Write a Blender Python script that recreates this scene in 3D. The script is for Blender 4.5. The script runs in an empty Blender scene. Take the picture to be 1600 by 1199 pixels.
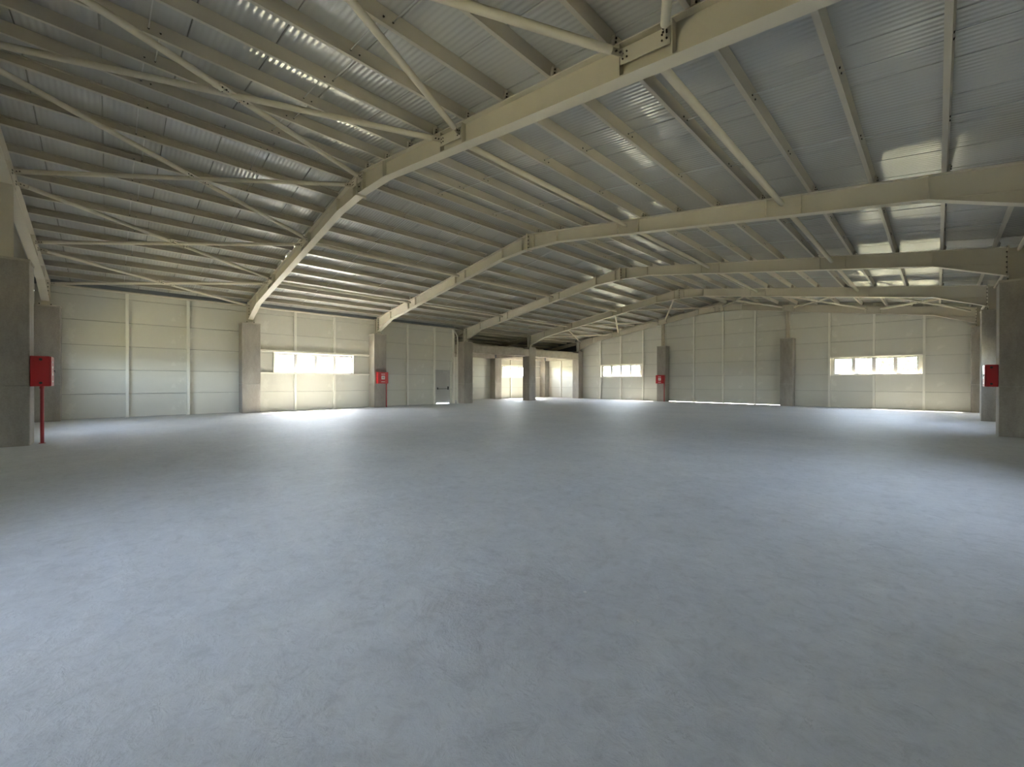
import bpy, math, random
from mathutils import Matrix, Vector
random.seed(4)
sc = bpy.context.scene
COL = sc.collection
PI = math.pi

# ------------------------------------------------------------------ camera
PSI, PIT, ROL, FPX, EYE = .7992, -.0033, .0013, 646.43, 1.5134
sn, cs = math.sin(PSI), math.cos(PSI)
fwd = Vector((-sn*math.cos(PIT), cs*math.cos(PIT), math.sin(PIT)))
upv = Vector((sn*math.sin(PIT), -cs*math.sin(PIT), math.cos(PIT)))
rgt = Vector((cs, sn, 0))
r2 = rgt*math.cos(ROL) + upv*math.sin(ROL)
u2 = -rgt*math.sin(ROL) + upv*math.cos(ROL)
cd = bpy.data.cameras.new('camera'); cam = bpy.data.objects.new('camera', cd); COL.objects.link(cam)
cd.sensor_width = 36; cd.sensor_fit = 'HORIZONTAL'; cd.lens = 36*FPX/1600; cd.clip_start = .05; cd.clip_end = 2000
m = Matrix((( r2.x, u2.x, -fwd.x, 0), (r2.y, u2.y, -fwd.y, 0), (r2.z, u2.z, -fwd.z, EYE), (0, 0, 0, 1)))
cam.matrix_world = m
sc.camera = cam

# ------------------------------------------------------------------ world, sun, exposure
SUNV = Vector((.65, -.35, -1)).normalized()          # travel direction read off the sun patches below the windows
elev = math.asin(-SUNV.z)
w = bpy.data.worlds.new('sky_world'); sc.world = w; w.use_nodes = True
nt = w.node_tree; nt.nodes.clear()
sky = nt.nodes.new('ShaderNodeTexSky'); sky.sky_type = 'NISHITA'; sky.sun_disc = False
sky.sun_elevation = elev; sky.sun_rotation = math.atan2(-SUNV.x, -SUNV.y)
sky.air_density = 1.0; sky.dust_density = 2.0; sky.ozone_density = 1.2
bg = nt.nodes.new('ShaderNodeBackground'); bg.inputs['Strength'].default_value = .62
wo = nt.nodes.new('ShaderNodeOutputWorld')
hs = nt.nodes.new('ShaderNodeHueSaturation'); hs.inputs['Saturation'].default_value = .55   # thin summer haze
nt.links.new(sky.outputs[0], hs.inputs['Color']); nt.links.new(hs.outputs[0], bg.inputs[0]); nt.links.new(bg.outputs[0], wo.inputs[0])
sl = bpy.data.lights.new('sun', 'SUN'); sl.energy = 20.0; sl.angle = .009; sl.color = (1, .9, .74)
so = bpy.data.objects.new('sun', sl); COL.objects.link(so)
so.rotation_euler = SUNV.to_track_quat('-Z', 'Y').to_euler(); so.location = (-40, 20, 60)
sc.view_settings.view_transform = 'Standard'; sc.view_settings.look = 'None'
sc.view_settings.gamma = 1; sc.view_settings.use_curve_mapping = False
sc.view_settings.exposure = 4.0
sc.cycles.max_bounces = 16; sc.cycles.diffuse_bounces = 8; sc.cycles.glossy_bounces = 5
sc.cycles.transparent_max_bounces = 12; sc.cycles.caustics_reflective = False; sc.cycles.caustics_refractive = False
sc.cycles.sample_clamp_indirect = 6

def portal(x, y, z, sx, sy, d):
    l = bpy.data.lights.new('daylight_portal', 'AREA'); l.shape = 'RECTANGLE'; l.size = sx; l.size_y = sy
    l.energy = 1; l.cycles.is_portal = True
    o = bpy.data.objects.new('daylight_portal', l); COL.objects.link(o)
    o.location = (x, y, z)
    o.rotation_euler = Vector(d).to_track_quat('-Z', 'Z').to_euler()

# ------------------------------------------------------------------ dimensions
XC = -11.05                                        # ridge line
LF, RF = -23.314, 1.206                            # inner faces of the column rows
LW, RW = -24.04, 1.95                              # inner faces of side walls
Y0, BAY, CW = -2.126, 6.695, .78
YC = [Y0 + CW/2 + k*BAY for k in range(6)]         # frame lines
YN, YE = -2.06, 32.03                              # inner faces of gable walls
ZC = 4.39                                          # top of concrete columns
AX = -28.2                                         # annex back wall
def zt(x): return 7.22 - .148*abs(x - XC)          # top of rafters
PD = .2                                            # purlin depth
def zr(x): return zt(x) + PD + .01                 # underside of roof panels

# ------------------------------------------------------------------ materials
def nodes(name):
    mt = bpy.data.materials.new(name); mt.use_nodes = True
    n = mt.node_tree; b = n.nodes['Principled BSDF']
    return mt, n, b
def N(n, t, **k):
    a = n.nodes.new(t)
    for q, v in k.items():
        if q in a.inputs: a.inputs[q].default_value = v
        else: setattr(a, q, v)
    return a
def ramp(n, src, stops):
    r = n.nodes.new('ShaderNodeValToRGB')
    e = r.color_ramp.elements
    while len(e) < len(stops): e.new(.5)
    for i, (p, c) in enumerate(stops):
        e[i].position = p; e[i].color = (*c, 1) if len(c) == 3 else c
    n.links.new(src, r.inputs[0]); return r
def g(v): return (v, v, v)

def paint(name, col, rough, var=.06, rib=None, spec=.5, ribd=.0006, metal=0., period=.05):
    mt, n, b = nodes(name)
    tc = N(n, 'ShaderNodeTexCoord')
    ns = N(n, 'ShaderNodeTexNoise', Scale=1.3, Detail=6.0, Roughness=.65)
    n.links.new(tc.outputs['Object'], ns.inputs['Vector'])
    lo = tuple(c*(1-var*1.6) for c in col); hi = tuple(min(1, c*(1+var)) for c in col)
    rp = ramp(n, ns.outputs[0], [(.3, lo), (.72, hi)])
    n.links.new(rp.outputs[0], b.inputs['Base Color'])
    rr = ramp(n, ns.outputs[0], [(.3, g(rough*.85)), (.7, g(min(1, rough*1.2)))])
    n.links.new(rr.outputs[0], b.inputs['Roughness'])
    b.inputs['Specular IOR Level'].default_value = spec
    b.inputs['Metallic'].default_value = metal
    if rib is not None:
        sp = N(n, 'ShaderNodeSeparateXYZ'); n.links.new(tc.outputs['Object'], sp.inputs[0])
        mu = N(n, 'ShaderNodeMath', operation='MULTIPLY'); mu.inputs[1].default_value = 2*PI/period
        n.links.new(sp.outputs[rib], mu.inputs[0])
        si = N(n, 'ShaderNodeMath', operation='SINE'); n.links.new(mu.outputs[0], si.inputs[0])
        bu = N(n, 'ShaderNodeBump', Strength=1.0, Distance=ribd)
        n2 = N(n, 'ShaderNodeTexNoise', Scale=.9, Detail=2.0)
        n.links.new(tc.outputs['Object'], n2.inputs['Vector'])
        m2 = N(n, 'ShaderNodeMath', operation='MULTIPLY'); m2.inputs[1].default_value = 1.2
        n.links.new(n2.outputs[0], m2.inputs[0])
        ad = N(n, 'ShaderNodeMath', operation='ADD')
        n.links.new(si.outputs[0], ad.inputs[0]); n.links.new(m2.outputs[0], ad.inputs[1])
        n.links.new(ad.outputs[0], bu.inputs['Height']); n.links.new(bu.outputs[0], b.inputs['Normal'])
    return mt

def concrete(name, a, c, rough=.85, sc_=2.0, streak=True):
    mt, n, b = nodes(name)
    tc = N(n, 'ShaderNodeTexCoord')
    mp = N(n, 'ShaderNodeMapping'); mp.inputs['Scale'].default_value = (1, 1, .35 if streak else 1)
    n.links.new(tc.outputs['Object'], mp.inputs[0])
    ns = N(n, 'ShaderNodeTexNoise', Scale=sc_, Detail=9.0, Roughness=.68)
    n.links.new(mp.outputs[0], ns.inputs['Vector'])
    rp = ramp(n, ns.outputs[0], [(.28, a), (.5, tuple((p+q)/2 for p, q in zip(a, c))), (.75, c)])
    # board marks of the formwork: wide faint vertical bands
    wv = N(n, 'ShaderNodeTexNoise', Scale=30.0, Detail=4.0)
    n.links.new(tc.outputs['Object'], wv.inputs['Vector'])
    mx = N(n, 'ShaderNodeMix', data_type='RGBA', blend_type='MULTIPLY'); mx.inputs[0].default_value = .3
    r2_ = ramp(n, wv.outputs[0], [(.35, g(.72)), (.6, g(1.))])
    n.links.new(rp.outputs[0], mx.inputs[6]); n.links.new(r2_.outputs[0], mx.inputs[7])
    n.links.new(mx.outputs[2], b.inputs['Base Color'])
    b.inputs['Roughness'].default_value = rough; b.inputs['Specular IOR Level'].default_value = .25
    bu = N(n, 'ShaderNodeBump', Strength=.5, Distance=.004)
    n.links.new(wv.outputs[0], bu.inputs['Height']); n.links.new(bu.outputs[0], b.inputs['Normal'])
    return mt

M = {}
STEEL = (.60, .55, .45)
M['steel'] = paint('beige_painted_steel', STEEL, .55, .03, spec=.35)
M['tube'] = paint('matt_tube_paint', STEEL, .9, .03, spec=0.)
M['purlin'] = paint('beige_purlin_paint', (.46, .42, .345), .5, .03, spec=.4)
M['roof'] = paint('ribbed_roof_panel_paint', (.46, .45, .42), .17, .012, rib=1, ribd=.0024, spec=.6, period=.09)
M['wall'] = paint('ribbed_wall_panel_paint', (.66, .64, .565), .24, .012, rib=2, ribd=.00035, spec=.5, period=.09)
M['post'] = paint('pale_post_paint', (.80, .775, .69), .4, .02)
M['outer'] = paint('outer_sheet_paint', (.35, .34, .3), .6, .05)
M['gutter'] = paint('galvanised_gutter', (.16, .17, .18), .5, .05)
M['red'] = paint('red_cabinet_enamel', (.42, .008, .012), .3, .04)
M['darkred'] = paint('red_pipe_enamel', (.30, .012, .014), .4, .04)
M['black'] = paint('black_plastic', (.015, .015, .015), .4, .02)
M['bolt'] = paint('dark_bolt_steel', (.07, .06, .05), .5, .1, metal=.6)
M['white'] = paint('white_print', (.8, .78, .75), .5, .02)
M['frame'] = paint('window_frame_paint', (.45, .44, .43), .4, .03)
M['galv'] = paint('galvanised_rod', (.5, .5, .48), .35, .05, metal=.7)
M['door'] = paint('grey_door_paint', (.46, .45, .42), .4, .03)
M['col'] = concrete('column_concrete', (.26, .235, .205), (.45, .41, .36))
M['beam'] = concrete('beam_concrete', (.36, .32, .27), (.55, .50, .43), streak=False)

# glass: fresnel mix of a clear pass-through and a reflection
mt = bpy.data.materials.new('window_glass'); mt.use_nodes = True; n = mt.node_tree; n.nodes.clear()
tr = N(n, 'ShaderNodeBsdfTransparent'); tr.inputs[0].default_value = (.93, .95, .95, 1)
gl = N(n, 'ShaderNodeBsdfGlossy', Roughness=.02)
lw_ = N(n, 'ShaderNodeLayerWeight'); lw_.inputs['Blend'].default_value = .5
pw5 = N(n, 'ShaderNodeMath', operation='POWER'); pw5.inputs[1].default_value = 4.0
n.links.new(lw_.outputs['Facing'], pw5.inputs[0])
fr = N(n, 'ShaderNodeMath', operation='MULTIPLY_ADD'); fr.inputs[1].default_value = .85; fr.inputs[2].default_value = .04
n.links.new(pw5.outputs[0], fr.inputs[0]); mx = N(n, 'ShaderNodeMixShader'); ou = N(n, 'ShaderNodeOutputMaterial')
n.links.new(fr.outputs[0], mx.inputs[0]); n.links.new(tr.outputs[0], mx.inputs[1]); n.links.new(gl.outputs[0], mx.inputs[2])
n.links.new(mx.outputs[0], ou.inputs[0]); M['glass'] = mt

def floor_mat():
    mt, n, b = nodes('power_floated_concrete')
    tc = N(n, 'ShaderNodeTexCoord')
    def noise(scale, detail, rough, vec=None, dist=0.):
        a = N(n, 'ShaderNodeTexNoise', Scale=scale, Detail=detail, Roughness=rough, Distortion=dist)
        n.links.new(vec or tc.outputs['Object'], a.inputs['Vector']); return a
    big = noise(.33, 8., .62, dist=.5); mid = noise(1.7, 10., .7, dist=.8); fine = noise(26., 6., .7)
    mp = N(n, 'ShaderNodeMapping'); mp.inputs['Rotation'].default_value = (0, 0, .5); mp.inputs['Scale'].default_value = (1, 2.0, 1)
    n.links.new(tc.outputs['Object'], mp.inputs[0])
    scr = noise(2.6, 11., .74, mp.outputs[0], 1.1)
    blot = noise(7.5, 9., .72, dist=.6)
    c1 = ramp(n, big.outputs[0], [(.3, (.53, .54, .553)), (.5, (.57, .577, .585)), (.7, (.615, .615, .615))])
    c2 = ramp(n, mid.outputs[0], [(.3, g(.84)), (.45, g(.96)), (.55, g(1.0)), (.7, g(1.1))])
    m1 = N(n, 'ShaderNodeMix', data_type='RGBA', blend_type='MULTIPLY'); m1.inputs[0].default_value = .85
    n.links.new(c1.outputs[0], m1.inputs[6]); n.links.new(c2.outputs[0], m1.inputs[7])
    c3 = ramp(n, blot.outputs[0], [(.36, g(.78)), (.48, g(1.)), (.66, g(1.15))])
    m2 = N(n, 'ShaderNodeMix', data_type='RGBA', blend_type='MULTIPLY'); m2.inputs[0].default_value = .5
    n.links.new(m1.outputs[2], m2.inputs[6]); n.links.new(c3.outputs[0], m2.inputs[7])
    # trowel scratches: thin dark ridges where the stretched noise crosses its middle
    s1 = ramp(n, scr.outputs[0], [(.482, g(1.)), (.498, g(.70)), (.502, g(.70)), (.518, g(1.))])
    msk = ramp(n, blot.outputs[0], [(.5, g(0.)), (.62, g(.9))])
    m3 = N(n, 'ShaderNodeMix', data_type='RGBA', blend_type='MULTIPLY')
    n.links.new(msk.outputs[0], m3.inputs[0]); n.links.new(m2.outputs[2], m3.inputs[6]); n.links.new(s1.outputs[0], m3.inputs[7])
    # crumbled patch in the foreground
    ds = N(n, 'ShaderNodeVectorMath', operation='DISTANCE'); ds.inputs[1].default_value = (-2.1, 2.05, 0)
    n.links.new(tc.outputs['Object'], ds.inputs[0])
    wob = N(n, 'ShaderNodeMath', operation='MULTIPLY_ADD'); wob.inputs[1].default_value = 3.4
    n.links.new(mid.outputs[0], wob.inputs[0]); n.links.new(ds.outputs['Value'], wob.inputs[2])
    pm = ramp(n, wob.outputs[0], [(.62, g(.6)), (1., g(0.))])
    wob2 = N(n, 'ShaderNodeMath', operation='MULTIPLY'); wob2.inputs[1].default_value = .385
    n.links.new(wob.outputs[0], wob2.inputs[0]); n.links.new(wob2.outputs[0], pm.inputs[0])
    cr = N(n, 'ShaderNodeTexVoronoi', Scale=34.0, feature='F1'); n.links.new(tc.outputs['Object'], cr.inputs['Vector'])
    c4 = ramp(n, fine.outputs[0], [(.36, (.74, .72, .75)), (.46, (.92, .90, .92)), (.60, (.98, .95, .97)), (.66, (1.14, 1.12, 1.12))])
    m4 = N(n, 'ShaderNodeMix', data_type='RGBA', blend_type='MULTIPLY')
    n.links.new(pm.outputs[0], m4.inputs[0]); n.links.new(m3.outputs[2], m4.inputs[6]); n.links.new(c4.outputs[0], m4.inputs[7])
    n.links.new(m4.outputs[2], b.inputs['Base Color'])
    rr = ramp(n, mid.outputs[0], [(.3, g(.52)), (.7, g(.74))])
    n.links.new(rr.outputs[0], b.inputs['Roughness'])
    b.inputs['Specular IOR Level'].default_value = .42
    # relief
    h0 = N(n, 'ShaderNodeMath', operation='MULTIPLY_ADD'); h0.inputs[1].default_value = .35; n.links.new(scr.outputs[0], h0.inputs[0]); n.links.new(blot.outputs[0], h0.inputs[2])
    h1 = N(n, 'ShaderNodeMath', operation='MULTIPLY'); n.links.new(h0.outputs[0], h1.inputs[0])
    pa = N(n, 'ShaderNodeMath', operation='MULTIPLY_ADD'); pa.inputs[1].default_value = 1.6; pa.inputs[2].default_value = .7
    n.links.new(pm.outputs[0], pa.inputs[0]); n.links.new(pa.outputs[0], h1.inputs[1])
    h2 = N(n, 'ShaderNodeMath', operation='MULTIPLY_ADD'); h2.inputs[1].default_value = .25
    n.links.new(fine.outputs[0], h2.inputs[0]); n.links.new(h1.outputs[0], h2.inputs[2])
    bu = N(n, 'ShaderNodeBump', Strength=.8, Distance=.016); n.links.new(h2.outputs[0], bu.inputs['Height'])
    n.links.new(bu.outputs[0], b.inputs['Normal'])
    return mt
M['floor'] = floor_mat()
M['ground'] = concrete('dry_yard_ground', (.16, .16, .10), (.27, .25, .17), streak=False, sc_=.4)
M['leaf'] = paint('olive_leaf', (.10, .17, .035), .5, .3)
M['leaf2'] = paint('yellow_green_leaf', (.25, .30, .05), .5, .3)
M['bark'] = paint('bark', (.12, .08, .05), .8, .2)
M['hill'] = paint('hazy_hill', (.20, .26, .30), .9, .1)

# ------------------------------------------------------------------ mesh helpers
class MB:
    def __init__(s): s.v = []; s.f = []; s.mi = []; s.sm = []
    def poly(s, vs, fs, mi=0, smooth=False):
        o = len(s.v); s.v += [tuple(p) for p in vs]
        for f in fs: s.f.append([i+o for i in f]); s.mi.append(mi); s.sm.append(smooth)
    def box(s, x0, x1, y0, y1, z0, z1, mi=0):
        s.poly([(x0,y0,z0),(x1,y0,z0),(x1,y1,z0),(x0,y1,z0),(x0,y0,z1),(x1,y0,z1),(x1,y1,z1),(x0,y1,z1)],
               [(0,3,2,1),(4,5,6,7),(0,1,5,4),(1,2,6,5),(2,3,7,6),(3,0,4,7)], mi)
    def bevbox(s, x0, x1, y0, y1, z0, z1, b=.02, mi=0):          # box with chamfered vertical and top edges
        def ring(i, z): return [(x0+b+i,y0+i,z),(x1-b-i,y0+i,z),(x1-i,y0+b+i,z),(x1-i,y1-b-i,z),(x1-b-i,y1-i,z),(x0+b+i,y1-i,z),(x0+i,y1-b-i,z),(x0+i,y0+b+i,z)]
        v = ring(0, z0)+ring(0, z1-b)+ring(b*.6, z1)
        f = [tuple(range(7,-1,-1)), tuple(range(16,24))]
        for k in range(2):
            for i in range(8): f.append((k*8+i, k*8+(i+1)%8, (k+1)*8+(i+1)%8, (k+1)*8+i))
        s.poly(v, f, mi)
    def prism(s, pts, axis, a, b, mi=0):                          # polygon extruded along an axis
        def P(p, t):
            return (t, p[0], p[1]) if axis == 0 else ((p[0], t, p[1]) if axis == 1 else (p[0], p[1], t))
        k = len(pts)
        s.poly([P(p, a) for p in pts]+[P(p, b) for p in pts],
               [tuple(range(k))[::-1], tuple(range(k, 2*k))]+[(i, (i+1)%k, k+(i+1)%k, k+i) for i in range(k)], mi)
    def tube(s, p, q, r, seg=12, mi=0, cap=True, r2=None):
        p = Vector(p); q = Vector(q); d = (q-p).normalized()
        a = d.cross(Vector((0,0,1)))
        if a.length < .01: a = d.cross(Vector((1,0,0)))
        a.normalize(); b = d.cross(a); r2 = r if r2 is None else r2
        o = len(s.v)
        for c, rr in ((p, r), (q, r2)):
            for i in range(seg):
                t = 2*PI*i/seg; s.v.append(tuple(c+(a*math.cos(t)+b*math.sin(t))*rr))
        for i in range(seg):
            s.f.append([o+i, o+(i+1)%seg, o+seg+(i+1)%seg, o+seg+i]); s.mi.append(mi); s.sm.append(True)
        if cap:
            s.v += s.v[o:o+2*seg]; o += 2*seg                      # caps keep their own vertices
            s.f.append(list(range(o+seg-1, o-1, -1))); s.mi.append(mi); s.sm.append(False)
            s.f.append(list(range(o+seg, o+2*seg))); s.mi.append(mi); s.sm.append(False)
    def bar(s, p, q, wd, dp, up=(0,0,1), mi=0):                   # rectangular bar from p to q
        p = Vector(p); q = Vector(q); d = (q-p).normalized(); u = Vector(up)
        a = d.cross(u).normalized(); u = a.cross(d).normalized()
        v = []
        for c in (p, q):
            for i, j in ((-1,-1),(1,-1),(1,1),(-1,1)): v.append(c+a*wd/2*i+u*dp/2*j)
        s.poly(v, [(3,2,1,0),(4,5,6,7),(0,1,5,4),(1,2,6,5),(2,3,7,6),(3,0,4,7)], mi)
    def mesh(s, name, mats):
        me = bpy.data.meshes.new(name); me.from_pydata(s.v, [], s.f)
        for x in mats: me.materials.append(M[x])
        me.polygons.foreach_set('material_index', s.mi); me.polygons.foreach_set('use_smooth', s.sm)
        import bmesh
        bm = bmesh.new(); bm.from_mesh(me); bmesh.ops.recalc_face_normals(bm, faces=bm.faces); bm.to_mesh(me); bm.free()
        return me
def link(name, me, parent=None, loc=(0,0,0), rz=0):
    o = bpy.data.objects.new(name, me); COL.objects.link(o); o.location = loc; o.rotation_euler = (0,0,rz)
    if parent: o.parent = parent
    return o
def obj(name, mb, mats, parent=None, loc=(0,0,0), rz=0):
    return link(name, mb.mesh(name, mats if isinstance(mats, (list, tuple)) else [mats]), parent, loc, rz)
def empty(name, loc=(0,0,0), kind=None):
    o = bpy.data.objects.new(name, None); COL.objects.link(o); o.location = loc; o.empty_display_size = .2
    if kind: o['kind'] = kind
    return o
def tag(o, label, cat, group=None):
    o['label'] = label; o['category'] = cat
    if group: o['group'] = group
    return o
def one(f):                                                       # mesh from a builder function
    b = MB(); f(b); return b

# ------------------------------------------------------------------ floor, yard
b = MB(); b.box(AX-.3, RW+.3, YN-.3, YE+.3, -.3, 0)
fl = obj('floor', b, 'floor'); fl['kind'] = 'structure'
b = MB()
X0, X1, Ya, Yb = AX-.3, RW+.3, YN-.3, YE+.3
for x0, x1, y0, y1 in ((-160, X0, -120, 220), (X1, 120, -120, 220), (X0, X1, -120, Ya), (X0, X1, Yb, 220)):
    b.box(x0, x1, y0, y1, -.35, -.06)
yd = obj('ground', b, 'ground'); yd['kind'] = 'structure'

# ------------------------------------------------------------------ clipping helper for wall panels
def clip(poly, a, bb, c):                                          # keep a*x+b*z<=c
    out = []
    for i in range(len(poly)):
        p, q = poly[i], poly[(i+1) % len(poly)]
        fp, fq = a*p[0]+bb*p[1]-c, a*q[0]+bb*q[1]-c
        if fp <= 0: out.append(p)
        if (fp < 0 < fq) or (fq < 0 < fp):
            t = fp/(fp-fq); out.append((p[0]+t*(q[0]-p[0]), p[1]+t*(q[1]-p[1])))
    return out
GAP = .007
def wall(name, axis, inner, side, cells, top=None, outer=None, mesh_cache={}):
    """cells: (a0,a1,z0,z1) rectangles along the wall; inner = coordinate of the inner face, side = outward sign"""
    w_ = empty(name, kind='structure')
    for (a0, a1, z0, z1) in cells:
        pts = [(a0+GAP, z0+GAP), (a1-GAP, z0+GAP), (a1-GAP, z1-GAP), (a0+GAP, z1-GAP)]
        if top:
            pts = clip(pts, .148, 1, zr(XC)+.148*XC); pts = clip(pts, -.148, 1, zr(XC)-.148*XC)
            if len(pts) < 3: continue
        am, zm = (a0+a1)/2, z0
        loc = (inner, am, zm) if axis == 0 else (am, inner, zm)
        L = [(p[0]-am, p[1]-zm) for p in pts]
        key = (axis, side, tuple((round(p[0], 3), round(p[1], 3)) for p in L))
        if key not in mesh_cache:
            k = MB()
            e = .006                                               # chamfered lips at the joints
            cx = sum(p[0] for p in L)/len(L); cz = sum(p[1] for p in L)/len(L)
            S = [(p[0]+(e if p[0] < cx else -e), p[1]+(e if p[1] < cz else -e)) for p in L]
            def P(p, t): return (t, p[0], p[1]) if axis == 0 else (p[0], t, p[1])
            n_ = len(L)
            k.poly([P(p, 0) for p in S]+[P(p, side*e) for p in L]+[P(p, side*.07) for p in L],
                   [tuple(range(n_))[::-1], tuple(range(2*n_, 3*n_))] +
                   [(i, (i+1) % n_, n_+(i+1) % n_, n_+i) for i in range(n_)] +
                   [(n_+i, n_+(i+1) % n_, 2*n_+(i+1) % n_, 2*n_+i) for i in range(n_)])
            mesh_cache[key] = k.mesh('wall_panel', ['wall'])
        link('wall_panel', mesh_cache[key], w_, loc)
    k = MB()                                                       # outer skin behind the joints
    for (a0, a1, z0, z1) in (outer or cells):
        pts = [(a0, z0), (a1, z0), (a1, z1), (a0, z1)]
        if top:
            pts = clip(pts, .148, 1, zr(XC)+.148*XC+.02); pts = clip(pts, -.148, 1, zr(XC)-.148*XC+.02)
            if len(pts) < 3: continue
        k.prism(pts, axis, inner+side*.072, inner+side*.1)
    obj('outer_sheet', k, 'outer', w_)
    return w_

def post(w_, x0, x1, y0, y1, z0, z1):
    k = MB(); cx, cy = (x0+x1)/2, (y0+y1)/2
    k.box(x0-cx, x1-cx, y0-cy, y1-cy, 0, z1-z0)
    if z0 < .1: k.box(x0-cx-.03, x1-cx+.03, y0-cy-.03*(1 if y1-y0 > .09 else 0), y1-cy, 0, .012)
    obj('post', k, 'post', w_, (cx, cy, z0))

def rows(a0, a1, n_, z_first=0.0, ztop=None):
    out = []
    for i in range(n_):
        z0 = i if i else z_first; z1 = i+1
        if ztop and z1 > ztop: z1 = ztop
        out.append((a0, a1, z0, z1))
    return out

# ---- left wall: three bays up to the annex
EV = 5.27
bays = [YN, YC[1], YC[2], 17.62]
cells = []
cells += rows(bays[0], bays[1], 6, ztop=EV)
cells += [(bays[1], bays[2], 0, 1), (bays[1], bays[2], 1, 2), (bays[1], 6.14, 2, 3), (10.28, bays[2], 2, 3),
          (bays[1], bays[2], 3, 4), (bays[1], bays[2], 4, 5), (bays[1], bays[2], 5, EV)]
D0, D1, DZ = 16.04, 17.24, 2.34
cells += [(bays[2], D0, 0, 1), (bays[2], D0, 1, 2), (bays[2], D0, 2, 3), (D0, D1, DZ, 3), (D1, bays[3], 0, 1), (D1, bays[3], 1, 2), (D1, bays[3], 2, 3),
          (bays[2], bays[3], 3, 4), (bays[2], bays[3], 4, 5), (bays[2], bays[3], 5, EV)]
wl = wall('wall_left', 0, LW, -1, cells)
PW = .15
for y in (.54, 2.59, 13.84, 15.9, 17.5): post(wl, LW+.002, LW+PW, y-.05, y+.05, 0, EV)
for y in (7.13, 9.18):
    post(wl, LW+.002, LW+PW, y-.05, y+.05, 0, 1.93); post(wl, LW+.002, LW+PW, y-.05, y+.05, 3.16, EV)
for (z0, z1) in ((1.93, 2.0), (3.06, 3.16)):                      # girts above and below the window
    k = MB(); k.box(0, .14, 0, BAY-CW-.02, 0, z1-z0); obj('girt', k, 'post', wl, (LW+.002, YC[1]+CW/2+.01, z0))
for y in (6.10, 10.30):
    k = MB(); k.box(0, .1, -.03, .03, 0, 1.06); obj('window_post', k, 'post', wl, (LW+.002, y, 2.0))
k = MB(); k.box(-.16, -.02, YN-.12, 17.6, EV, zr(LW)+.1); obj('gutter_board', k, 'gutter', wl, (LW, 0, 0))

# ---- end wall (far gable) with two windows, panels stop short of the slab in the middle bay
W1 = (-21.15, -17.42); W2 = (-4.44, -.74); W3 = (-6.6, -2.9)
GX = [LW-.09, -15.2, -6.78, RW+.09]
cells = []
for i in range(3):
    for z in range(8):
        z0 = .01 if z == 0 and i == 1 else z
        if z == 2 and i in (0, 2):
            ww = W1 if i == 0 else W2
            cells += [(GX[i], ww[0], 2, 3), (ww[1], GX[i+1], 2, 3)]
        else: cells.append((GX[i], GX[i+1], z0, z+1))
we = wall('wall_end', 1, YE, 1, cells, top=True)
PX = [-21.33, -19.25, -17.15, -12.95, -10.86, -8.78, -4.67, -2.58, -.51]
for x in PX:
    h_ = zr(x)-.02
    if x in (-19.25, -2.58):
        post(we, x-.05, x+.05, YE-.13, YE-.002, 0, 1.93); post(we, x-.05, x+.05, YE-.13, YE-.002, 3.1, h_)
    else: post(we, x-.05, x+.05, YE-.13, YE-.002, 0, h_)
for (a, bb) in ((-21.28, -17.20), (-4.62, -.56)):
    for (z0, z1) in ((1.94, 2.0), (3.04, 3.1)):
        k = MB(); k.box(0, bb-a, -.12, -.002, 0, z1-z0); obj('girt', k, 'post', we, (a, YE, z0))

# ---- right wall
R = [YN]+YC[1:5]+[YE]
cells = []
for i in range(5):
    for z in range(6):
        z1 = min(z+1, EV)
        if z == 2 and i in (1, 3):
            a, c = YC[i]+1.18, YC[i+1]-1.4
            cells += [(R[i], a, 2, 3), (c, R[i+1], 2, 3)]
        else: cells.append((R[i], R[i+1], z, z1))
wr = wall('wall_right', 0, RW, 1, cells)
k = MB(); k.box(.02, .16, YN-.12, YE+.12, EV, zr(RW)+.1); obj('gutter_board', k, 'gutter', wr, (RW, 0, 0))
for i in range(1, 5):
    for q in (1, 2):
        y = YC[i]+CW/2+q*(BAY-CW)/3
        if i in (1, 3):
            post(wr, RW-.15, RW-.002, y-.05, y+.05, 0, 1.93); post(wr, RW-.15, RW-.002, y-.05, y+.05, 3.1, EV)
        else: post(wr, RW-.15, RW-.002, y-.05, y+.05, 0, EV)

# ---- near gable wall with two unseen windows, the right one shifted to brighten the left-middle floor
cells = []
for i in range(3):
    for z in range(8):
        if z == 2 and i != 1:
            ww = W1 if i == 0 else W3
            cells += [(GX[i], ww[0], 2, 3), (ww[1], GX[i+1], 2, 3)]
        else: cells.append((GX[i], GX[i+1], z, z+1))
wn = wall('wall_near', 1, YN, -1, cells, top=True)

# ---- annex walls behind the column row
AY0 = 18.0
cells = []
for (a0, a1) in ((AY0, YC[4]), (YC[4], YE+.07)):
    for z in range(4):
        z1 = 3.66 if z == 3 else z+1
        if z == 2:
            if a0 > 20: cells += [(a0, 26.18, 2, 3), (30.42, a1, 2, 3)]
            else: cells += [(a0, a1, 2, 3)]
        else: cells.append((a0, a1, z, z1))
wa = wall('wall_annex', 0, AX, -1, cells)
for y in (20.2, 22.4, 27.2, 29.4):
    if y > 25:
        post(wa, AX+.002, AX+PW, y-.05, y+.05, 0, 1.93); post(wa, AX+.002, AX+PW, y-.05, y+.05, 3.12, 3.6)
    else: post(wa, AX+.002, AX+PW, y-.05, y+.05, 0, 3.6)
for (z0, z1) in ((1.93, 2.0), (3.04, 3.12)):
    k = MB(); k.box(0, .12, 0, 5.8, 0, z1-z0); obj('girt', k, 'post', wa, (AX+.002, 25.5, z0))
cells = [(AX, LW-.03, z, 3.66 if z == 3 else z+1) for z in range(4)]
wb = wall('wall_annex_end', 1, YE, 1, cells)
post(wb, -26.0, -25.91, YE-.09, YE-.002, 0, 3.6)
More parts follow.
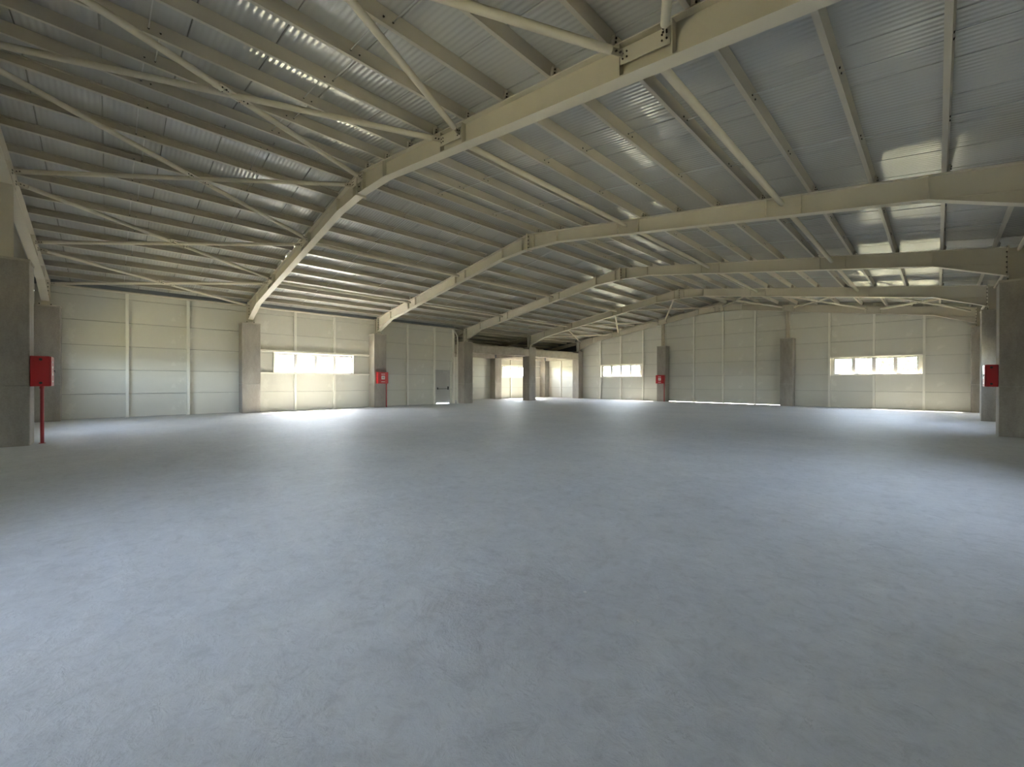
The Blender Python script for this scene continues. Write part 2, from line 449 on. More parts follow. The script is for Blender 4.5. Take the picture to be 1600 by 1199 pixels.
wc = wall('wall_annex_side', 1, AY0-.35, -1, cells)
k = MB(); k.box(AX-.2, AX-.1, AY0-.4, YE+.1, 3.5, zr(AX)+.1); k.box(AX-.2, LW-.12, AY0-.55, AY0-.45, 3.5, 5.6); k.box(AX-.2, LW-.02, YE+.1, YE+.16, 3.5, 5.6)
o = obj('trim_1', k, 'gutter'); o['kind'] = 'structure'

# ------------------------------------------------------------------ windows
def window(n_, axis, inner, side, a0, a1, z0=2.0, z1=3.0, div=4):
    w_ = empty('window_%d' % n_, kind='structure')
    def P(k, s0, s1, t0, t1, u0, u1):
        if axis == 0: k.box(min(t0, t1), max(t0, t1), s0, s1, u0, u1)
        else: k.box(s0, s1, min(t0, t1), max(t0, t1), u0, u1)
    i0, i1 = inner+side*.01, inner+side*.075
    k = MB(); F = .05
    P(k, a0, a1, i0, i1, z0, z0+F); P(k, a0, a1, i0, i1, z1-F, z1); P(k, a0, a0+F, i0, i1, z0+F, z1-F); P(k, a1-F, a1, i0, i1, z0+F, z1-F)
    obj('window_frame', k, 'frame', w_)
    st = (a1-a0)/div
    for i in range(1, div):
        k = MB(); P(k, a0+i*st-.06, a0+i*st+.06, i0, i1, z0+F, z1-F); obj('mullion', k, 'frame', w_)
    for i in range(div):                                            # sashes and panes
        k = MB(); s0, s1 = a0+i*st+.062, a0+(i+1)*st-.062; q = .025; j0, j1 = inner+side*.02, inner+side*.06
        P(k, s0, s1, j0, j1, z0+F, z0+F+q); P(k, s0, s1, j0, j1, z1-F-q, z1-F); P(k, s0, s0+q, j0, j1, z0+F+q, z1-F-q); P(k, s1-q, s1, j0, j1, z0+F+q, z1-F-q)
        sa = obj('sash', k, 'frame', w_)
        k = MB(); P(k, s0+q, s1-q, inner+side*.038, inner+side*.042, z0+F+q, z1-F-q)
        obj('pane', k, 'glass', sa)
    c = (a0+a1)/2
    if axis == 0: portal(inner+side*.15, c, (z0+z1)/2, a1-a0, z1-z0, (-side, 0, 0))
    else: portal(c, inner+side*.15, (z0+z1)/2, a1-a0, z1-z0, (0, -side, 0))
    return w_
window(1, 0, LW, -1, 6.14, 10.28)
window(2, 0, AX, -1, 26.18, 30.42)
window(3, 1, YE, 1, *W1)
window(4, 1, YE, 1, *W2)
window(5, 0, RW, 1, YC[1]+1.18, YC[2]-1.4)
window(6, 0, RW, 1, YC[3]+1.18, YC[4]-1.4)
window(7, 1, YN, -1, *W1)
window(8, 1, YN, -1, *W3)  # unseen window, position chosen for the daylight it throws on the floor

k = MB()                                                           # outside corner flashings
for x0, y0 in ((LW-.22, YN-.22), (RW+.102, YN-.22), (RW+.102, YE+.102)): k.box(x0, x0+.12, y0, y0+.12, 0, 5.7)
o = obj('trim_3', k, 'outer'); o['kind'] = 'structure'

# ------------------------------------------------------------------ fire door in the left wall
d = empty('door_1', (LW, (D0+D1)/2, 0), 'structure')
hw = (D1-D0)/2
k = MB(); k.box(-.07, .03, -hw+.003, -hw+.07, 0, DZ-.01); k.box(-.07, .03, hw-.07, hw-.003, 0, DZ-.01); k.box(-.07, .03, -hw+.07, hw-.07, DZ-.09, DZ-.01); k.box(-.12, -.075, -hw-.06, hw+.06, DZ-.05, DZ+.08)
for s_ in (-1, 1): k.box(-.12, -.075, s_*hw-.05, s_*hw+.05, 0, DZ+.08)
obj('door_frame', k, 'door', d)
k = MB(); k.bevbox(-.055, -.005, -hw+.076, hw-.076, .075, DZ-.085, .006); lf = obj('door_leaf', k, 'door', d)
k = MB(); k.box(.004, .05, -hw+.14, -hw+.2, 1.0, 1.14); k.box(.004, .06, hw-.2, hw-.12, .98, 1.2)
k.tube((.075, -hw+.15, 1.04), (.075, hw-.15, 1.04), .016, 10); k.box(.03, .08, -hw+.15, -hw+.19, 1.02, 1.06); k.box(.03, .08, hw-.19, hw-.15, 1.02, 1.06)
o = obj('panic_bar', k, 'black', lf); o['label'] = 'black push bar across the grey fire door'
k = MB(); k.box(-.004, .05, .05, .36, DZ-.2, DZ-.13); k.bar((.04, .1, DZ-.12), (.05, -.1, DZ-.1), .02, .01); obj('door_closer', k, 'galv', lf)

# ------------------------------------------------------------------ concrete columns
def column(x0, x1, y0, y1, top, label, capped=True, group=None):
    cx, cy = (x0+x1)/2, (y0+y1)/2
    r = empty('concrete_column', (cx, cy, 0))
    k = MB(); k.bevbox(x0-cx, x1-cx, y0-cy, y1-cy, 0, 1.42, .012)
    obj('shaft', k, 'col', r)
    k = MB(); k.bevbox(x0-cx+.001, x1-cx-.001, y0-cy+.001, y1-cy-.001, 1.425, top-.05, .012)   # second pour above the construction joint
    obj('shaft', k, 'col', r)
    k = MB(); k.bevbox(x0-cx-.012, x1-cx+.012, y0-cy-.012, y1-cy+.012, top-.055, top, .01)
    o = obj('cap', k, 'beam', r); o['label'] = 'paler grout cap on the column top'
    return tag(r, label, 'column', group)
g2 = 'concrete columns carrying the roof frames'
LL = ['short-looking pale concrete column in the near left corner, behind the big dark one',
      'pale concrete column left of the bright left-hand window strip',
      'concrete column with the bright red hose cabinet, right of the left window strip',
      'concrete column where the left wall ends, beside the grey fire door',
      'free-standing concrete column in the middle of the annex opening',
      'pale concrete column in the far left corner of the hall, at the annex opening']
for i in range(6):
    y0, y1 = Y0+i*BAY, Y0+i*BAY+CW
    if i == 0: y0 = YN+.01
    if i == 5: y1 = YE-.01
    column(LF-.72 if i != 4 else LF-.76, LF, y0, y1, ZC, LL[i], group=g2)
LR = {1: 'concrete column of the right row, nearest to the viewer', 2: 'second concrete column of the right row from the viewer',
      3: 'big dark concrete column at the right edge with the red hose cabinet on its side',
      4: 'dark concrete column of the right row, between the big one and the far corner',
      5: 'narrow-looking concrete column in the far right corner, right of the far window'}
for i in LR:
    y0, y1 = Y0+i*BAY, Y0+i*BAY+CW
    if i == 5: y1 = YE-.01
    column(RF, RF+.73, y0, y1, ZC, LR[i], group=g2)
column(-15.68, -14.92, YN+.01, Y0+CW, ZC, 'big dark concrete column at the left edge with a red cabinet on a pipe beside it', group=g2)
column(-15.63, -14.91, Y0+5*BAY, YE-.01, ZC, 'concrete column at the far wall with a dark red hose cabinet on it', group=g2)
column(-7.16, -6.46, Y0+5*BAY, YE-.01, ZC, 'concrete column at the far wall without a cabinet, left of the right-hand far window', group=g2)

# annex: second column row, concrete beams and slab
for yy, lb in ((Y0+3*BAY, 'concrete column at the annex back wall, hidden in its near corner'),
               (Y0+4*BAY, 'warm-lit concrete column inside the annex, left of the annex window'),
               (Y0+5*BAY, 'pale concrete column inside the annex, between its window and its far wall')):
    y1 = yy+CW if yy < 31 else YE-.01
    column(AX+.01, -27.5, yy, y1, 3.64, lb, group='columns inside the annex')
BZ0, BZ1 = 3.64, 4.21
def beam(x0, x1, y0, y1, label):
    k = MB(); cx, cy = (x0+x1)/2, (y0+y1)/2
    k.bevbox(x0-cx, x1-cx, y0-cy, y1-cy, 0, BZ1-BZ0, .01)
    tag(obj('concrete_beam', k, 'beam', None, (cx, cy, BZ0)), label, 'beam', 'concrete beams of the annex')
for i in (3, 4):
    beam(LF-.62, LF-.02, Y0+i*BAY+CW+.005, Y0+(i+1)*BAY-.005,
         ('concrete beam over the annex opening, left of the free-standing column', 'concrete beam over the annex opening, right of the free-standing column')[i-3])
for i in (3, 4, 5):
    y = Y0+i*BAY+.15
    beam(-27.5, LF-.78, y, y+.4, ('cross beam at the near end of the annex', 'cross beam running from the free-standing column into the annex',
         'cross beam along the far end wall of the annex')[i-3])
for i in (3, 4):
    beam(AX+.02, -27.52, Y0+i*BAY+CW+.01, Y0+(i+1)*BAY-.01,
         ('concrete beam over the annex back wall, left of the annex window', 'concrete beam over the annex window')[i-3])
k = MB(); k.box(AX-.08, LF-.66, AY0-.3, YE-.01, BZ1+.005, BZ1+.14); o = obj('trim_2', k, 'beam'); o['kind'] = 'structure'

# ------------------------------------------------------------------ steel roof frames
NX = [-23.75, -19.6, -15.35, XC, -6.75, -2.6, 1.65]               # bracing nodes across the hall
FW = .11
def lower(side):
    s_ = side
    return [(XC+s_*12.42, 4.57), (XC+s_*10.92, 5.13), (XC+s_*1.45, 6.60), (XC, 6.66)]
def z_low(x):
    d_ = abs(x-XC); P = [(0, 6.66), (1.45, 6.60), (10.92, 5.13), (12.42, 4.57)]
    for (a, za), (c, zc_) in zip(P, P[1:]):
        if d_ <= c: return za+(zc_-za)*(d_-a)/(c-a)
    return 4.57
def bolts(k, pts, ax, r=.016, t=.012, mi=0):
    for p in pts:
        q = [p[0], p[1], p[2]]; q[ax] += t
        k.tube(p, q, r, 6, mi)
def frame(i, label):
    y = YC[i]
    r = empty('roof_frame', (XC, y, ZC))
    def L(x, yy, z): return (x-XC, yy-y, z-ZC)
    for s_ in (-1, 1):
        k = MB(); lo = lower(s_)
        up = [(XC+s_*12.42, zt(XC+12.42)), (XC+s_*.012, zt(XC)-.002)]
        lo[-1] = (XC+s_*.012, 6.66)
        pts = [(p[0]-XC, p[1]-ZC) for p in lo+[up[1], up[0]]]
        k.prism(pts, 1, -.006, .006)                               # web
        k.bar(L(up[0][0], y, up[0][1]-.008), L(up[1][0], y, up[1][1]-.008), 2*FW, .016)
        for a, c in zip(lo, lo[1:]):
            k.bar(L(a[0], y, a[1]), L(c[0], y, c[1]), 2*FW, .018)
        # haunch line: original rafter flange buried in the haunch
        k.bar(L(XC+s_*12.4, y, 4.9), L(XC+s_*10.92, y, 5.14), .06, .012)
        obj('rafter', k, 'steel', r)
        # end plate at column + bolts
        xe = XC+s_*12.43
        k = MB(); k.box(min(xe, xe+s_*.03)-XC, max(xe, xe+s_*.03)-XC, -FW-.02, FW+.02, 4.55-ZC, zt(xe)+.03-ZC)
        for j in range(6):
            for e in (-1, 1):
                k.tube(L(xe-s_*.0, y+e*.07, 4.66+j*.145), L(xe-s_*.03, y+e*.07, 4.66+j*.145), .02, 6, 1)
        obj('end_plate', k, ['steel', 'bolt'], r)
        # steel stub on the concrete column
        x0, x1 = xe+s_*.03, xe+s_*.36
        xa, xb = min(x0, x1), max(x0, x1)
        k = MB(); zb = ZC+.03; ztp = zt((xa+xb)/2)-.01
        k.box(xa-XC, xa+.015-XC, -FW, FW, zb-ZC, ztp-ZC); k.box(xb-.015-XC, xb-XC, -FW, FW, zb-ZC, ztp-ZC); k.box(xa+.015-XC, xb-.015-XC, -.005, .005, zb-ZC, ztp-ZC)
        obj('column_stub', k, 'steel', r)
        k = MB(); k.box(xa-.06-XC, xb+.06-XC, -.2, .2, .002, .028)
        for ex in (xa-.03, xb+.03):
            for ey in (-.15, .15): k.tube((ex-XC, ey, .028), (ex-XC, ey, .07), .018, 6, 1)
        obj('base_plate', k, ['steel', 'bolt'], r)
    # apex plates with bolts
    k = MB(); k.box(-.022, .022, -FW-.03, FW+.03, 6.60-ZC, zt(XC)+.02-ZC)
    for j in range(4):
        for e in (-1, 1): k.tube((-.05, e*.075, 6.70-ZC+j*.14), (.05, e*.075, 6.70-ZC+j*.14), .02, 6, 1)
    obj('apex_plate', k, ['steel', 'bolt'], r)
    # web stiffeners in pairs at the bracing nodes and at the kinks
    xs = []
    for x in NX[1:-1]:
        if x != XC: xs += [x-.36, x+.36]
    xs += [XC-1.45, XC+1.45, XC-.3, XC+.3, XC-10.92, XC+10.92]
    for x in xs:
        k = MB(); h_ = zt(x)-z_low(x)-.03
        wd = FW-.004
        k.box(-.006, .006, -wd, -.0065, 0, h_); k.box(-.006, .006, .0065, wd, 0, h_)
        obj('stiffener', k, 'steel', r, L(x, y, z_low(x)+.012))
    # gusset plates that receive the bracing
    if i in (0, 1, 4, 5):
        sy = 1 if i in (0, 4) else -1
        for x in NX[1:-1]:
            k = MB(); yy = sy*.105; s2 = -.148*(1 if x > XC else -1) if x != XC else 0
            pts = [(-.34, -.3-s2*.34*0), (.34, -.3), (.34, -.09+s2*.34), (-.34, -.09-s2*.34)]
            pts = [(-.34, -.31-s2*.34), (.34, -.31+s2*.34), (.34, -.1+s2*.34), (-.34, -.1-s2*.34)]
            k.prism(pts, 1, min(.007*sy, yy), max(.007*sy, yy)) if False else k.prism(pts, 1, yy-.006, yy+.006)
            for ex in (-.27, .27):
                for a, c in ((-.03, -.17), (.03, -.17), (-.03, -.24), (.03, -.24)):
                    zz = c+s2*ex
                    k.tube((ex+a, yy, zz), (ex+a, yy+sy*.018, zz), .012, 6, 1)
            obj('gusset', k, ['steel', 'bolt'], r, L(x, y, zt(x)))
    if i >= 3:                                                     # rafter tail over the annex
        k = MB(); a, c = XC-12.85, AX+.05
        k.prism([(c-XC, zt(c)-.3-ZC), (a-XC, zt(a)-.3-ZC), (a-XC, zt(a)-ZC), (c-XC, zt(c)-ZC)], 1, -.005, .005)
        k.bar(L(c, y, zt(c)-.3), L(a, y, zt(a)-.3), .16, .012); k.bar(L(c, y, zt(c)-.006), L(a, y, zt(a)-.006), .16, .012)
        obj('annex_rafter', k, 'steel', r)
    if i in (0, 5):                                                # posts on the gable columns
        for x in ((-15.3, -6.81) if i == 5 else (-15.3,)):
            k = MB(); h_ = z_low(x)-.01-ZC
            k.box(-.1, -.088, -.1, .1, .03, h_); k.box(.088, .1, -.1, .1, .03, h_); k.box(-.088, .088, -.005, .005, .03, h_); k.box(-.16, .16, -.15, .15, .002, .03)
            obj('gable_post', k, 'steel', r, (x-XC, 0, 0))
    return tag(r, label, 'roof beam', 'arched steel roof frames')
FL = ['beige steel roof frame at the left edge, coming down on the near left corner',
      'large beige steel roof frame closest to the viewer, rising to the top edge',
      'second beige steel roof frame, crossing under the first one',
      'third beige steel roof frame, landing beside the annex opening',
      'fourth steel roof frame, landing on the free-standing column',
      'farthest steel roof frame, lying against the far gable wall']
for i in range(6): frame(i, FL[i])

# ------------------------------------------------------------------ roof: panels, purlins, rods as parts of the ceiling
ce = empty('ceiling', (0, 0, 0), 'structure')
def roof_strip(xa, xb, y0, y1):                                    # one panel from eave xa to ridge xb
    k = MB(); e = .011; n_ = 1
    y0 += .005; y1 -= .005; T = .05
    A, B = xa, xb
    v = []
    for x in (A, B):
        z = zr(x)-zr(B)
        v += [(x-B, e, z), (x-B, y1-y0-e, z), (x-B, y1-y0, z+e), (x-B, y1-y0, z+T), (x-B, 0, z+T), (x-B, 0, z+e)]
    f = [(i, (i+1) % 6, 6+(i+1) % 6, 6+i) for i in range(6)]+[(5,4,3,2,1,0), (6,7,8,9,10,11)]
    k.poly(v, f)
    return k.mesh('roof_panel', ['roof'])
cache = {}
ny = 34; P0 = YN-.06; pw = (YE+.07-P0)/ny
for j in range(ny):
    y0 = P0+j*pw
    for s_, xe in ((-1, LW-.12), (1, RW+.12)):
        if s_ < 0 and y0 > 17.2: xe = AX-.15
        key = (s_, xe)
        if key not in cache: cache[key] = roof_strip(xe, XC+s_*.004, 0, pw)
        link('roof_panel', cache[key], ce, (XC+s_*.004, y0+.005, zr(XC)-.0006*0))
k = MB()
for xe, s_, ya, yb in ((LW-.3, -1, YN-.2, 17.5), (RW+.3, 1, YN-.2, YE+.2), (AX-.3, -1, 17.3, YE+.2)):
    z0, z1 = zr(XC)+.062, zr(xe)+.062
    k.poly([(XC-s_*.0, ya, z0), (xe, ya, z1), (xe, yb, z1), (XC, yb, z0), (XC, ya, z0+.02), (xe, ya, z1+.02), (xe, yb, z1+.02), (XC, yb, z0+.02)],
           [(0,1,2,3), (7,6,5,4), (0,4,5,1), (1,5,6,2), (2,6,7,3), (3,7,4,0)])
obj('outer_sheet', k, 'outer', ce)
k = MB(); k.prism([(-.3, -.044), (0, -.001), (.3, -.044), (.3, -.05), (0, -.008), (-.3, -.05)], 1, YN, YE); obj('ridge_flashing', k, 'roof', ce, (XC, 0, zr(XC)))

DL = [.46+1.045*k_ for k_ in range(12)]
PURX = [XC-d_ for d_ in DL]+[XC+d_ for d_ in [.5+1.066*k_ for k_ in range(12)]]
def purlin_mesh(s_, ln):
    """C section, web uphill of the lips, tilted with the roof; bolts at the thirds"""
    k = MB(); a = math.atan(.148)*(-s_); ca, sa = math.cos(a), math.sin(a)
    def rot(x, z): return (x*ca-z*sa, x*sa+z*ca)
    wd, t = .07, .005
    def rect(x0, x1, z0, z1):
        k.prism([rot(x0, z0), rot(x1, z0), rot(x1, z1), rot(x0, z1)], 1, -ln/2, ln/2)
    o_ = -s_
    rect(*sorted((0, o_*t)), 0, PD)
    rect(*sorted((o_*t, o_*wd)), 0, t); rect(*sorted((o_*t, o_*wd)), PD-t, PD)
    rect(*sorted((o_*(wd-t), o_*wd)), t, .02); rect(*sorted((o_*(wd-t), o_*wd)), PD-.02, PD-t)
    for yy in (-ln/6-.07, -ln/6+.07, ln/6-.07, ln/6+.07):
        for zz in (.07,):
            p, q = rot(-o_*.014, zz), rot(o_*(t+.016), zz)
            k.tube((p[0], yy, p[1]), (q[0], yy, q[1]), .014, 6, 1)
    for ye in (-ln/2+.05, ln/2-.05):                               # cleat angle at the rafter
        x0, x1 = sorted((-o_*.045, -o_*.003))
        k.prism([rot(x0, 0), rot(x1, 0), rot(x1, .13), rot(x0, .13)], 1, ye-.04, ye+.04)
        for zz in (.05, .1):
            p, q = rot(-o_*.045, zz), rot(-o_*.06, zz); k.tube((p[0], ye, p[1]), (q[0], ye, q[1]), .014, 6, 1)
    return k.mesh('purlin', ['purlin', 'bolt'])
LN = BAY-.05
pm = {s_: purlin_mesh(s_, LN) for s_ in (-1, 1)}
for i in range(5):
    for x in PURX:
        s_ = -1 if x < XC else 1
        link('purlin', pm[s_], ce, (x, (YC[i]+YC[i+1])/2, zt(x)+.004))
for i in (3, 4):
    for x in (-23.95, -25.0, -26.05, -27.1, -28.05):
        link('purlin', pm[-1], ce, (x, (YC[i]+YC[i+1])/2, zt(x)+.004))
# sag rods between neighbouring purlins at the thirds of each bay
rods = {}
PS = sorted(PURX)
for i in range(5):
    for q in (-1, 1):
        for j in range(len(PS)-1):
            xa, xb = PS[j], PS[j+1]
            if xa < XC < xb: continue
            s_ = -1 if xb < XC else 1
            key = (s_, round(xb-xa, 2))
            if key not in rods:
                k = MB(); dx = xb-xa; dz = zt(xb)-zt(xa)
                k.tube((-.03, 0, 0), (dx+.03, 0, dz), .0085, 6); rods[key] = k.mesh('sag_rod', ['galv'])
            off = .07 if j % 2 else -.07
            if len([1]) : link('sag_rod', rods[key], ce, (xa, (YC[i]+YC[i+1])/2+q*LN/6+off, zt(xa)+.085))

# ------------------------------------------------------------------ wind bracing between the first and the last two frames
def bracing(i0, i1, label):
    ya, yb = YC[i0]+.115, YC[i1]-.115
    r = empty('roof_bracing', (XC, ya, ZC))
    def L(p): return (p[0]-XC, p[1]-ya, p[2]-ZC)
    def tubepart(p, q, rr=.055):
        k = MB(); p = Vector(p); q = Vector(q); d_ = (q-p).normalized()
        k.tube(L(p+d_*.2), L(q-d_*.2), rr, 14)
        for a, s_ in ((p, 1), (q, -1)):                            # flattened tongue plates bolted to the gusset
            k.bar(L(a+d_*.03*s_), L(a+d_*.26*s_), .012, .1)
            for t in (.08, .14):
                c = a+d_*t*s_; k.tube(L(c+Vector((0, 0, -.0))-Vector((.03, 0, 0))), L(c+Vector((.03, 0, 0))), .013, 6, 1)
        return obj('brace_tube', k, ['tube', 'bolt'], r)
    for a, c in zip(NX, NX[1:]):
        za, zc_ = zt(a)-.2, zt(c)-.2
        if a == NX[0]: a1 = a+.45
        else: a1 = a+.27
        if c == NX[-1]: c1 = c-.45
        else: c1 = c-.27
        tubepart((a1, ya, zt(a1)-.2), (c1, yb, zt(c1)-.2)); 
        # the second diagonal is cut at the crossing and joined by a plate
        p, q = Vector((c1, ya, zt(c1)-.2)), Vector((a1, yb, zt(a1)-.2)); m_ = (p+q)/2; d_ = (q-p).normalized()
        for u, v_ in ((p, m_-d_*.02), (m_+d_*.02, q)): tubepart(u, v_)
        k = MB(); up = Vector((0, 0, 1))
        k.bar(L(m_-d_*.32), L(m_+d_*.32), .2, .014)
        for t in (-.25, -.17, .17, .25):
            for e in (-.05, .05):
                cc = m_+d_*t+d_.cross(up).normalized()*e
                k.tube(L(cc-up*.03), L(cc+up*.02), .013, 6, 1)
        obj('cross_plate', k, ['steel', 'bolt'], r)
    return tag(r, label, 'bracing', 'crossed roof bracing tubes')
bracing(0, 1, 'beige crossed bracing tubes under the roof at upper left, before the nearest big frame')
bracing(4, 5, 'pale crossed bracing tubes under the roof just before the far gable wall')

# eave struts and tie tubes along the hall
POS = {NX[1]: 'low on the left slope', NX[2]: 'high on the left slope', NX[4]: 'high on the right slope',
       NX[5]: 'low on the right slope'}
BN = ['between the near gable and first frame', 'between the first and second frame', 'between the second and third frame', 'between the third and fourth frame', 'between the fourth and last frame']
def tie(x, z, i, label, rr=.055):
    ya, yb = YC[i]+.115, YC[i+1]-.115
    k = MB(); k.tube((0, .08, 0), (0, yb-ya-.08, 0), rr, 14)
    for y in (0, yb-ya-.09): k.box(-.006, .006, y, y+.09, -.05, .05); k.tube((-.03, y+.045, 0), (.03, y+.045, 0), .013, 6, 1)
    tag(obj('tie_tube', k, ['tube', 'bolt'], None, (x, ya, z)), label, 'tube', 'steel tie tubes running along the hall')
for i in (1, 2, 3):
    for x, nm in POS.items(): tie(x, zt(x)-.2, i, 'beige tie tube %s, %s' % (nm, BN[i]), .06)
for i in range(5):
    if True: tie(-23.68, 5.24, i, 'beige eave tube above the left wall, %s' % BN[i], .045)
    tie(1.57, 5.24, i, 'beige eave tube above the right wall, %s' % BN[i], .045)

# ------------------------------------------------------------------ fire hose cabinets on columns
def cabinet(loc, rz, wd, dp, z0, z1, pipe_x, pipe_y, label, extra=None):
    """front faces local -Y; local x along the width; back against the column at y=0"""
    r = empty('hose_cabinet', loc); r.rotation_euler = (0, 0, rz)
    k = MB(); k.bevbox(-wd/2, wd/2, -dp+.022, 0, z0, z1, .012)
    for z in (z0+.08, z1-.08):                                     # round knock-outs on both sides
        for s_ in (-1, 1): k.tube((s_*wd/2, -dp*.5, z), (s_*(wd/2+.004), -dp*.5, z), .03, 12, 1)
    obj('body', k, ['red', 'black'], r)
    k = MB(); k.bevbox(-wd/2+.004, wd/2-.004, -dp, -dp+.02, z0+.006, z1-.006, .004); dr = obj('cabinet_door', k, 'red', r)
    k = MB(); y = -dp-.003; h = z1-z0; cx = 0
    s_ = .11
    k.box(-s_, s_, y, -dp+.001, z0+h*.36, z0+h*.68); obj('pictogram_plate', k, 'white', dr)
    k = MB(); y = -dp-.005                                        # hose reel pictogram
    seg = 16
    for a in range(seg):
        t0, t1 = 2*PI*a/seg, 2*PI*(a+1)/seg; zc_ = z0+h*.53
        k.poly([(-.02+.052*math.cos(t0), y, zc_+.052*math.sin(t0)), (-.02+.052*math.cos(t1), y, zc_+.052*math.sin(t1)),
                (-.02+.03*math.cos(t1), y, zc_+.03*math.sin(t1)), (-.02+.03*math.cos(t0), y, zc_+.03*math.sin(t0))], [(0,1,2,3)])
    k.box(.035, .05, y, y+.001, z0+h*.42, z0+h*.6); k.box(.05, .075, y, y+.001, z0+h*.56, z0+h*.6)
    obj('pictogram', k, 'darkred', dr)
    for zc_ in (z0+h*.82, z0+h*.16):                               # illegible strips of lettering
        k = MB(); x = -.12; random.seed(3)
        while x < .11:
            u = random.choice((.014, .018, .022)); k.box(x, x+u-.005, -dp-.004, -dp+.001, zc_-.02, zc_+.02); x += u
        obj('lettering', k, 'white', dr)
    k = MB(); k.tube((wd/2-.05, -dp-.02, (z0+z1)/2+.02), (wd/2-.05, -dp, (z0+z1)/2+.02), .014, 10); k.box(wd/2-.06, wd/2-.04, -dp-.026, -dp-.018, (z0+z1)/2-.03, (z0+z1)/2+.03)
    obj('latch', k, 'black', dr)
    tag(r, label, 'fire cabinet', 'red fire hose cabinets')
    if pipe_x is None: return r
    k = MB(); k.tube((pipe_x, pipe_y, 0), (pipe_x, pipe_y, z0+.01), .034, 14); k.tube((pipe_x, pipe_y, 0), (pipe_x, pipe_y, .012), .06, 14)
    k.tube((pipe_x, pipe_y, z0-.06), (pipe_x, pipe_y, z0-.005), .045, 14)
    o = obj('riser_pipe', k, 'darkred', r); o['label'] = 'darker red water pipe rising from the floor'
    return tag(r, label, 'fire cabinet', 'red fire hose cabinets')
cabinet((LF+.002, Y0+2*BAY+.44, 0), PI/2, .66, .26, 1.42, 2.1, .3, -.08, 'bright red fire hose cabinet on the column right of the left window strip')
cabinet((-15.2, Y0+CW+.002, 0), PI, .66, .34, 1.4, 2.12, .08, -.16, 'dark red cabinet seen from its side on a red pipe, at the left edge')
cabinet((RF-.002, Y0+3*BAY+.38, 0), -PI/2, .7, .26, 1.4, 2.03, None, 0, 'dark red cabinet seen from its side on the big column at the right edge')
cabinet((-15.27, Y0+5*BAY-.002, 0), 0, .66, .26, 1.42, 2.08, .3, -.08, 'small dark red fire hose cabinet on the column at the far wall')

# ------------------------------------------------------------------ downpipe beside the fire door
k = MB(); pts = [(LW+.22, 16.9, 5.28), (LW+.22, 17.42, 5.25), (LW+.22, 17.75, 4.75), (LW+.22, 17.75, .0)]
for a, c in zip(pts, pts[1:]): k.tube(a, c, .045, 12)
for p in pts[1:3]:
    k.tube((p[0], p[1], p[2]-.05), (p[0], p[1], p[2]+.05), .055, 12)
for z in (.3, 2.0, 3.7): k.tube((LW+.22, 17.75, z), (LW+.22, 17.75, z+.05), .056, 12)
dp_ = obj('downpipe', k, 'wall'); tag(dp_, 'pale rainwater downpipe between the fire door and the concrete column', 'pipe')

# ------------------------------------------------------------------ small white chips lying on the floor
random.seed(11)
for (x, y, s_, lb) in ((-1.76, 2.45, .02, 'larger white plaster chip on the floor, middle of the foreground'),
                       (-1.32, 2.4, .01, 'tiny pale plaster chip on the floor, right of the larger white one')):
    k = MB(); nn = 7
    v = [(s_*random.uniform(.7, 1.1)*math.cos(2*PI*i/nn), .6*s_*random.uniform(.7, 1.1)*math.sin(2*PI*i/nn), 0) for i in range(nn)]
    v2 = [(a*.7, b_*.7, s_*.35) for a, b_, _ in v]
    k.poly(v+v2, [tuple(range(nn))[::-1], tuple(range(nn, 2*nn))]+[(i, (i+1) % nn, nn+(i+1) % nn, nn+i) for i in range(nn)])
    tag(obj('plaster_chip', k, 'white', None, (x, y, .0)), lb, 'chip', 'white chips on the floor')

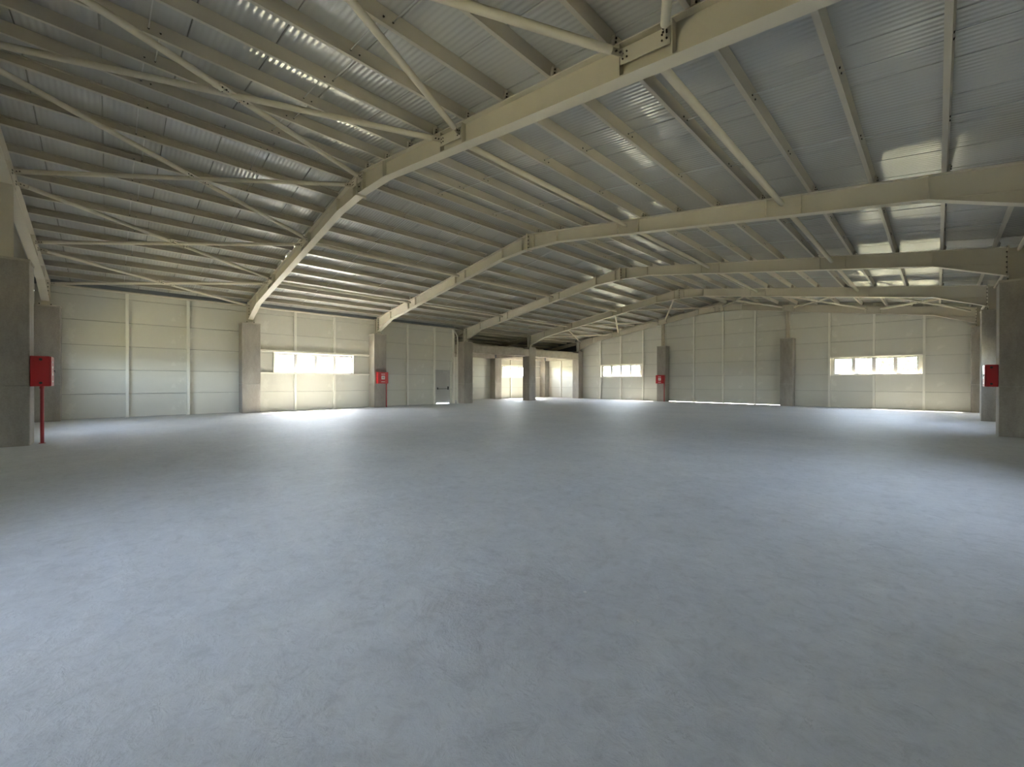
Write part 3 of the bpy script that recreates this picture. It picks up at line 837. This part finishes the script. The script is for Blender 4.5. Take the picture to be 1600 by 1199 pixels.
# ------------------------------------------------------------------ outside: trees and hills seen through the far windows
def tree(x, y, h, rad, leafm, label, seed):
    rnd = random.Random(seed)
    r = empty('tree', (x, y, -.06))
    k = MB(); k.tube((0, 0, 0), (.1, 0, h*.5), .16, 9, r2=.1)
    for a in range(5):
        t = a*1.3; k.tube((.08, 0, h*(.3+.05*a)), (rad*.55*math.cos(t), rad*.55*math.sin(t), h*(.55+.07*a)), .07, 6, r2=.02)
    obj('trunk', k, 'bark', r)
    k = MB()
    blobs = [(rnd.uniform(-.6, .6)*rad, rnd.uniform(-.6, .6)*rad, h*rnd.uniform(.4, .9), rad*rnd.uniform(.3, .5)) for _ in range(12)]
    for _ in range(1500):
        bx, by, bz, br = rnd.choice(blobs)
        d_ = Vector((rnd.gauss(0, 1), rnd.gauss(0, 1), rnd.gauss(0, 1))).normalized()*br*rnd.uniform(.6, 1)
        c = Vector((bx, by, bz))+d_; s_ = rnd.uniform(.07, .15)
        u = Vector((rnd.gauss(0, 1), rnd.gauss(0, 1), rnd.gauss(0, 1))).normalized(); v_ = u.orthogonal().normalized()
        k.poly([c-u*s_, c+v_*s_*.45, c+u*s_, c-v_*s_*.45], [(0,1,2,3)])
    o = obj('foliage', k, leafm, r); o['kind'] = 'stuff'
    return tag(r, label, 'tree', 'trees outside the far wall')
tree(-1.2, 47, 5.6, 2.6, 'leaf2', 'yellow-green tree outside, in the rightmost pane of the right-hand far window', 1)
tree(-3.9, 52, 5.4, 2.6, 'leaf', 'green tree outside, in the third pane of the right-hand far window', 2)
tree(-37, 58, 5.6, 3., 'leaf', 'leafy tree outside, in the left panes of the left-hand far window', 3)
tree(-33.5, 66, 6., 3.2, 'leaf2', 'leafy tree outside, in the right panes of the left-hand far window', 5)
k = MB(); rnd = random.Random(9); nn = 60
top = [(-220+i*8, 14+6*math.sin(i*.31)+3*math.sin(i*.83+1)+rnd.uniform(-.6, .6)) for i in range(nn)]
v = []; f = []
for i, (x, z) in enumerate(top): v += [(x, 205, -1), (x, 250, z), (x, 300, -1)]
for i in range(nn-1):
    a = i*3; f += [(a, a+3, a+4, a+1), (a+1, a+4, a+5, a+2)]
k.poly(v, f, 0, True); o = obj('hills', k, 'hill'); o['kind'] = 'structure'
